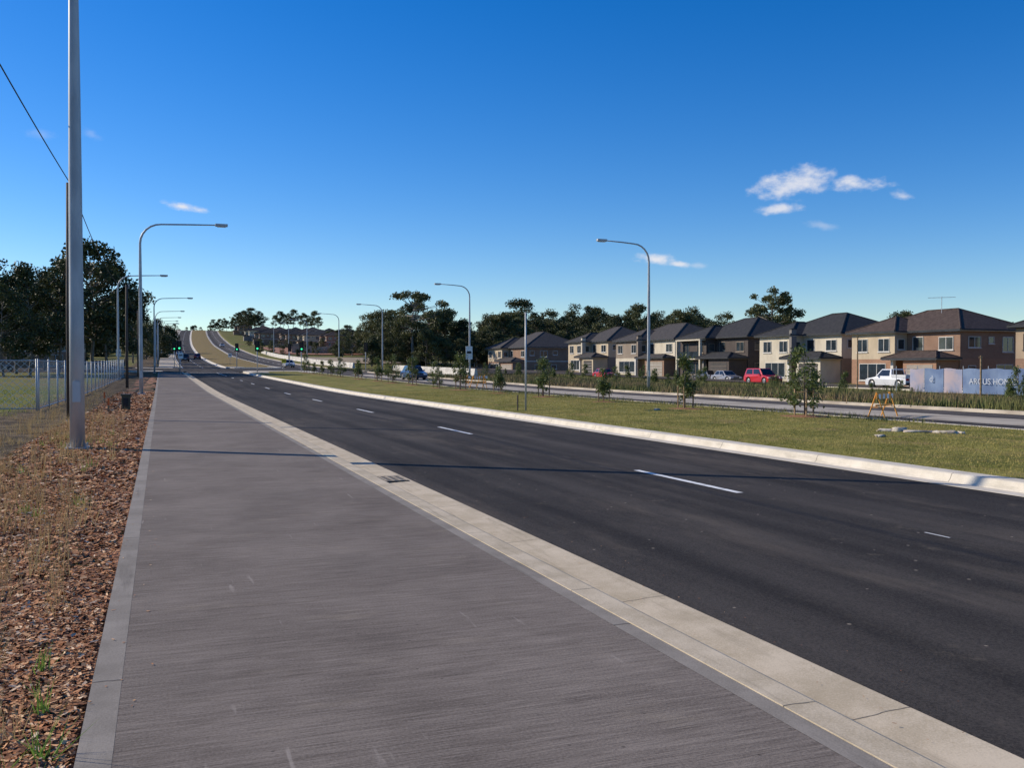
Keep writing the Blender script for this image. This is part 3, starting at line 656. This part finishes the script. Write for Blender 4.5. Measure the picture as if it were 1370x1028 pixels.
    if antenna:
        f=MB(); zz=7.9; f.tube([(D*.5,L*.45,zz-.6),(D*.5,L*.45,zz+1.3)],.03,GALV,6)
        f.tube([(D*.5-.9,L*.45+.9,zz+1.2),(D*.5+.9,L*.45-.9,zz+1.2)],.022,GALV,6)
        for k in range(6): t=-.9+k*.36; f.tube([(D*.5+t-.25,L*.45-t-.25,zz+1.2),(D*.5+t+.25,L*.45-t+.25,zz+1.2)],.015,GALV,5)
        f.obj('tv_antenna',e)
    f=MB(); f.box(D-.3,D-.2,-3.6,-.1,-.7,1.7,STAKE); f.obj('side_fence',e)
    return e
house('brick_house',70,82,46,60,BRK,BEIGE,RDK,0,fr=CHAR,band=False)
house('brick_house',70,80.5,67.5,80.5,BRO,BRK,RBR,0,antenna=True,pup=CREAM,band=False)
house('rendered_house',70,82,84,97,TAUPE,LCREAM,RDK,1,feat=GREYR,gd=GDARK,band=False)
house('brick_house',69.5,82,101,115,DBR,DBR,RDK,2,feat=None,gd=GDARK,fr=TAUPE)
house('brick_house',70,82,120,136,BRK,LCREAM,RGR,3,feat=TAUPE,pup=TAUPE)
house('rendered_house',70,82,142,155,GREYR,CREAM,RGR,1,feat=LCREAM,gd=GDARK,band=False)
house('brick_house',66,81,170,188,BRK,BRK,RGR,0,z=-.2,pup=CREAM)
house('brick_house',70,82,200,214,BRK,TAUPE,RDK,0,z=0)
rr=random.Random(9)
cfg=[(BRK,CREAM,RGR),(GREYR,LCREAM,RDK),(BRO,BRO,RBR),(BRK,BRK,RDK),(CREAM,LCREAM,RBR)]
for px,z in ((310,600),(326,500),(334,540),(346,480),(357,520),(368,470),(379,520),(391,480),(402,530),(412,470),(424,500),(437,460),(449,500),(462,450),(340,450),(376,440),(400,430),(470,410),(430,420)):
    X,Yv=at(px,z); X+=bx(Yv)*.35; c=cfg[rr.randrange(5)]; w=rr.uniform(10,13)
    house('suburban_house',X,X+rr.uniform(10,12),Yv,Yv+w,c[0],c[1],c[2],0,z=H(X,Yv)+.3)
X,Yv=at(30,190); house('suburban_house',X,X+11,Yv,Yv+12,BRK,CREAM,RBR,0)
X,Yv=at(8,150); house('suburban_house',X,X+11,Yv,Yv+12,BRO,CREAM,RDK,0)
patch('residential_street',60,66.5,30,200,ASPH2,.06)
mb=MB()
for x in (59.7,66.5): mb.box(x,x+.2,30,110,-.7,-.36,KERBW)
mb.obj('residential_kerb')
for a in (47,68.5,85,102,121,143): 
    mb=MB(); mb.box(66.72,69.4,a+1,a+5,-.6,-.40,CONC); mb.obj('driveway')
BLUE=mat('blue_banner',(.10,.15,.27),(.16,.22,.34),.6,rough=.7); PINK=mat('pale_banner',(.42,.34,.36),(.24,.27,.38),.8,rough=.7)
e=empty('builder_banner_fence'); mb=MB(); zb=H(55,50)
for k in range(12): mb.tube([(55.05,34+2.2*k,zb-.1),(55.05,34+2.2*k,zb+2.1)],.03,GALV,6)
mb.obj('fence_posts',e); mb=MB()
ye=[56.6,55.2,53.2,51.6,45.5,36,33]; ms=[PINK,BLUE,PINK,BLUE,BLUE,BLUE]
for k in range(6):
    n=10
    for i in range(n):
        a=ye[k]+(ye[k+1]+.05-ye[k])*i/n;b=ye[k]+(ye[k+1]+.05-ye[k])*(i+1)/n
        xa=54.94+.07*math.sin(a*2.1);xb=54.94+.07*math.sin(b*2.1)
        mb.poly([(xa,a,zb+.1),(xb,b,zb+.1),(xb,b,zb+1.9+.05*math.sin(b*3)),(xa,a,zb+1.9+.05*math.sin(a*3))],ms[k])
mb.obj('banner_cloth',e)
LET=mat('faded_white_lettering',(.50,.52,.56),(.38,.40,.45),3)
def text(s_,x,y_,z,size,m):
    cu=bpy.data.curves.new('lettering','FONT'); cu.body=s_; cu.size=size; cu.materials.append(m)
    o=bpy.data.objects.new('lettering',cu); o.matrix_world=Matrix(((0,0,-1,x),(-1,0,0,y_),(0,1,0,z),(0,0,0,1))); link(o); o.parent=e
text('ARCUS HOMES',54.84,50.9,zb+.8,.60,LET); text('d',54.84,54.6,zb+.9,.7,LET); text('ARCUS HOMES',54.84,43,zb+.8,.60,LET)
# ------------------------------------------------------------------ vehicles
def carpaint(n,c):
    m=mat(n,c,tuple(x*.9 for x in c),1,rough=.28,metal=.1); b=m.node_tree.nodes['Principled BSDF']; b.inputs['Coat Weight'].default_value=.6; b.inputs['Specular IOR Level'].default_value=.5; return m
HL=mat('headlamp_lens',(.7,.7,.72),(.6,.6,.62),9,rough=.2); TL=mat('tail_lamp_lens',(.45,.02,.02),(.35,.01,.01),9,rough=.25); RIM=mat('alloy_rim',(.45,.45,.46),(.3,.3,.3),9,rough=.35,metal=.7)
def car(name,x,y_,rz,c,kind='sedan',z=None):
    e=empty(name,(x,y_,(H(x,y_) if z is None else z)),rz); L,W,Hh={'sedan':(4.5,1.75,1.45),'suv':(4.6,1.85,1.75),'ute':(5.1,1.82,1.75)}[kind]
    P=carpaint('car_paint',c); h=L/2; wr=.33 if kind=='sedan' else .37; wz=wr; bl=.88 if kind=='sedan' else 1.02; fx,rx=h-.85,-h+.9
    prof_=[(-h+.02,.35),(-h,.62),(-h+.05,bl-.06),(-h+.2,bl)]
    prof_+= [(h-1.25,bl),(h-.25,bl-.16),(h-.04,bl-.3),(h,.5),(h-.05,.25)]
    def arch(cx): return [(cx+(wr+.07)*math.cos(t),wz+(wr+.07)*math.sin(t)) for t in [math.pi*k/8 for k in range(9)]]
    prof_+= [(fx+wr+.07,.24)]+arch(fx)+[(fx-wr-.07,.24),(rx+wr+.07,.24)]+arch(rx)+[(rx-wr-.07,.26)]
    mb=MB(); n=len(prof_)
    for s in (-1,1):
        for (a,b) in prof_: mb.v.append((a,s*W/2*(1.0 if b<bl-.1 else .95),b))
    mb.f.append(tuple(range(n))[::-1]); mb.m.append(0); mb.f.append(tuple(range(n,2*n))); mb.m.append(0)
    for k in range(n): mb.f.append((k,(k+1)%n,n+(k+1)%n,n+k)); mb.m.append(0)
    mb.mats=[P]; mb.obj('body',e,bev=.035)
    if kind=='sedan': b0,b1,t0,t1=-h+.55,h-1.2,-h+1.15,h-2.0
    elif kind=='suv': b0,b1,t0,t1=-h+.08,h-1.15,-h+.35,h-1.9
    else: b0,b1,t0,t1=-.75,h-1.2,-.6,h-1.95
    wb,wt=W/2*.94,W/2*.76
    B=[(b0,-wb,bl-.02),(b1,-wb,bl-.02),(b1,wb,bl-.02),(b0,wb,bl-.02)];T=[(t0,-wt,Hh),(t1,-wt,Hh),(t1,wt,Hh),(t0,wt,Hh)]
    mb=MB(); mb.v=B+T
    for f in ((0,3,2,1),(4,5,6,7),(0,1,5,4),(1,2,6,5),(2,3,7,6),(3,0,4,7)): mb.f.append(f); mb.m.append(0)
    mb.mats=[P]; mb.obj('cabin',e,bev=.04)
    mb=MB()
    def pane(q,u0,u1,v0,v1,off):
        q=[Vector(k) for k in q]; nn=(q[1]-q[0]).cross(q[3]-q[0]).normalized()*off
        def pt(u,v): return tuple((q[0].lerp(q[1],u)).lerp(q[3].lerp(q[2],u),v)+nn)
        mb.poly([pt(u0,v0),pt(u1,v0),pt(u1,v1),pt(u0,v1)],CGLASS)
    sp=((.07,.46),(.51,.93)) if kind!='ute' else ((.12,.9),)
    for a,b in sp: pane((B[0],B[1],T[1],T[0]),a,b,.14,.88,.006); pane((B[2],B[3],T[3],T[2]),1-b,1-a,.14,.88,.006)
    pane((B[1],B[2],T[2],T[1]),.06,.94,.1,.9,.006); pane((B[3],B[0],T[0],T[3]),.08,.92,.15,.88,.006); mb.obj('windows',e)
    mb=MB()
    for cx in (fx,rx):
        for s in (-1,1):
            o=s*(W/2-.02); i=s*(W/2-.24); mb.tube([(cx,i,wz),(cx,o-s*.02,wz),(cx,o,wz)],[wr,wr,wr*.92],BLACK,20); mb.tube([(cx,o+s*.003,wz),(cx,o+s*.012,wz)],[wr*.62,wr*.55],RIM,14)
    mb.obj('wheels',e)
    mb=MB()
    for s in (-1,1):
        y0,y1=sorted((s*W*.28,s*W*.46)); mb.box(h-.12,h-.005,y0,y1,bl-.36,bl-.22,HL); mb.box(-h-.012,-h+.1,y0,y1,bl-.32,bl-.14,TL)
        y0,y1=sorted((s*W*.5,s*(W*.5+.16))); mb.box(b1-.55,b1-.4,y0,y1,bl+.02,bl+.14,P)
    mb.box(h-.03,h+.012,-W*.25,W*.25,.55,.68,BLACK); mb.box(h-.02,h+.02,-W*.44,W*.44,.3,.44,BLACK); mb.box(-h-.03,-h+.05,-W*.44,W*.44,.34,.5,BLACK); mb.box(-h-.035,-h-.031,-.2,.2,.52,.62,PAINT)
    if kind=='ute':
        mb.box(-h+.02,-.8,-W/2-.01,-W/2+.04,bl-.05,bl+.22,P);mb.box(-h+.02,-.8,W/2-.04,W/2+.01,bl-.05,bl+.22,P);mb.box(-h-.02,-h+.03,-W/2,W/2,bl-.05,bl+.22,P)
        mb.tube([(-.85,-wt,bl+.1),(-.85,-wt,Hh+.03),(-.85,wt,Hh+.03),(-.85,wt,bl+.1)],.035,GALV,6); mb.tube([(-h+.1,-wt,bl+.1),(-h+.1,-wt,Hh),(-h+.1,wt,Hh),(-h+.1,wt,bl+.1)],.03,GALV,6)
    mb.obj('lights_and_trim',e)
hp=math.pi/2
car('utility_pickup',63.5,67.6,hp,(.72,.72,.71),'ute',-.42)
car('parked_suv',62.2,85.6,-hp,(.55,.02,.03),'suv',-.40); car('parked_car',66.8,99.5,-hp,(.30,.30,.32),'sedan',-.42)
car('parked_car',60.9,122,-hp,(.5,.03,.03),'sedan',-.2); car('parked_car',68,106,hp,(.1,.1,.11),'sedan',-.4)
car('blue_car',24.2,92,-hp,(.03,.07,.18),'sedan',Hr(92)+Z); car('white_car',22.6,178,-hp,(.6,.62,.65),'sedan',Hr(178)+Z)
car('silver_car',5.3,300,hp,(.5,.5,.52),'sedan',Hr(300)+Z+.05); car('red_car',9.2,262,hp,(.4,.03,.03),'sedan',Hr(262)+Z+.05); car('dark_car',5.5,235,hp,(.05,.05,.06),'suv',Hr(235)+Z+.05)
car('white_car',23+bx(420),420,-hp,(.7,.7,.7),'sedan',Hr(420)); car('dark_car',25+bx(350),350,-hp,(.05,.05,.06),'sedan',Hr(350))
for px,z,c in ((-2,125,(.35,.35,.36)),(112,128,(.45,.45,.45)),(136,135,(.2,.02,.02))):
    X,Yv=at(px,z); car('parked_car',X,Yv,.15,c,'sedan')
# ------------------------------------------------------------------ sky, sun, camera
ELEV=math.radians(30); AZ=math.atan2(-.78,.62)
sd=Vector((math.sin(AZ)*math.cos(ELEV),math.cos(AZ)*math.cos(ELEV),math.sin(ELEV)))
w=bpy.data.worlds.new('World'); S.world=w; w.use_nodes=True; nt=w.node_tree; bg=nt.nodes['Background']
sky=N(nt,'ShaderNodeTexSky'); sky.sky_type='NISHITA'; sky.sun_disc=False; sky.sun_elevation=ELEV; sky.sun_rotation=AZ%(2*math.pi)
sky.air_density=1.0; sky.dust_density=.2; sky.ozone_density=4.5; sky.altitude=300
hs=N(nt,'ShaderNodeHueSaturation'); hs.inputs['Saturation'].default_value=1.36; hs.inputs['Hue'].default_value=.511; hs.inputs['Value'].default_value=1.0; nt.links.new(sky.outputs[0],hs.inputs['Color'])
g=N(nt,'ShaderNodeTexCoord').outputs['Generated']
a=math.radians(20.82); pit=math.radians(1.11)
nz=noise(nt,g,40,(1,1,1.8),8,.60); nz2=noise(nt,g,16,(1,1,1.8),3,.5,(3,1,2))
def dot(v):
    n=N(nt,'ShaderNodeVectorMath',operation='DOT_PRODUCT'); nt.links.new(g,n.inputs[0]); n.inputs[1].default_value=tuple(v); return n.outputs['Value']
tot=None
for az,el,wu,wv,k,ti in ((38.0,10.75,3.0,.95,1,.08),(41.0,10.5,1.9,.6,1,-.1),(36.8,9.25,1.5,.38,.9,0),(43.7,9.6,.9,.38,.85,-.2),(29.7,6.5,1.5,.45,1.0,-.12),(31,6.2,1.0,.25,.9,-.1),(1.3,9.2,1.2,.30,1.0,-.12),(39.4,8.2,1.2,.3,.3,-.2),(-6.0,12.6,1.0,.4,.2,0),(-3.6,12.9,.7,.4,.22,-.4),(32.2,6.1,.9,.25,.35,0)):
    A=math.radians(az);E=math.radians(el); f=Vector((math.sin(A)*math.cos(E),math.cos(A)*math.cos(E),math.sin(E))); r_=Vector((math.cos(A),-math.sin(A),0)); u_=r_.cross(f)
    r2=r_*math.cos(ti)+u_*math.sin(ti); u2=u_*math.cos(ti)-r_*math.sin(ti)
    du=mth(nt,'DIVIDE',dot(r2),math.radians(wu)); dv=mth(nt,'DIVIDE',dot(u2),math.radians(wv))
    rr_=mth(nt,'SQRT',mth(nt,'ADD',mth(nt,'MULTIPLY',du,du),mth(nt,'MULTIPLY',dv,dv)))
    v=mth(nt,'ADD',mth(nt,'SUBTRACT',1.16,rr_),mth(nt,'ADD',mth(nt,'MULTIPLY',mth(nt,'SUBTRACT',nz,.5),2.2),mth(nt,'MULTIPLY',mth(nt,'SUBTRACT',nz2,.5),1.2)))
    v=mth(nt,'MULTIPLY',mth(nt,'MULTIPLY',ramp(nt,v,.15,1.2),k),ramp(nt,dot(f),.9,.95))
    tot=v if tot is None else mth(nt,'MAXIMUM',tot,v)
nt.links.new(mix(nt,mth(nt,'MULTIPLY',tot,.9),hs.outputs[0],(5.9,5.9,6.2)),bg.inputs['Color'])
bg.inputs['Strength'].default_value=.14
L=bpy.data.lights.new('sun','SUN'); L.energy=5.0; L.angle=math.radians(.5); L.color=(1,.90,.75); o=bpy.data.objects.new('sun',L); link(o)
o.rotation_euler=(-sd).to_track_quat('-Z','Y').to_euler()
cam=bpy.data.cameras.new('camera'); cam.sensor_width=36; cam.lens=32.48; cam.clip_start=.05; cam.clip_end=8000
o=bpy.data.objects.new('camera',cam); o.location=(0,0,1.6); o.rotation_euler=(math.pi/2-pit,0,-a); link(o); S.camera=o
S.view_settings.view_transform='Standard'; S.view_settings.look='None'; S.view_settings.exposure=0
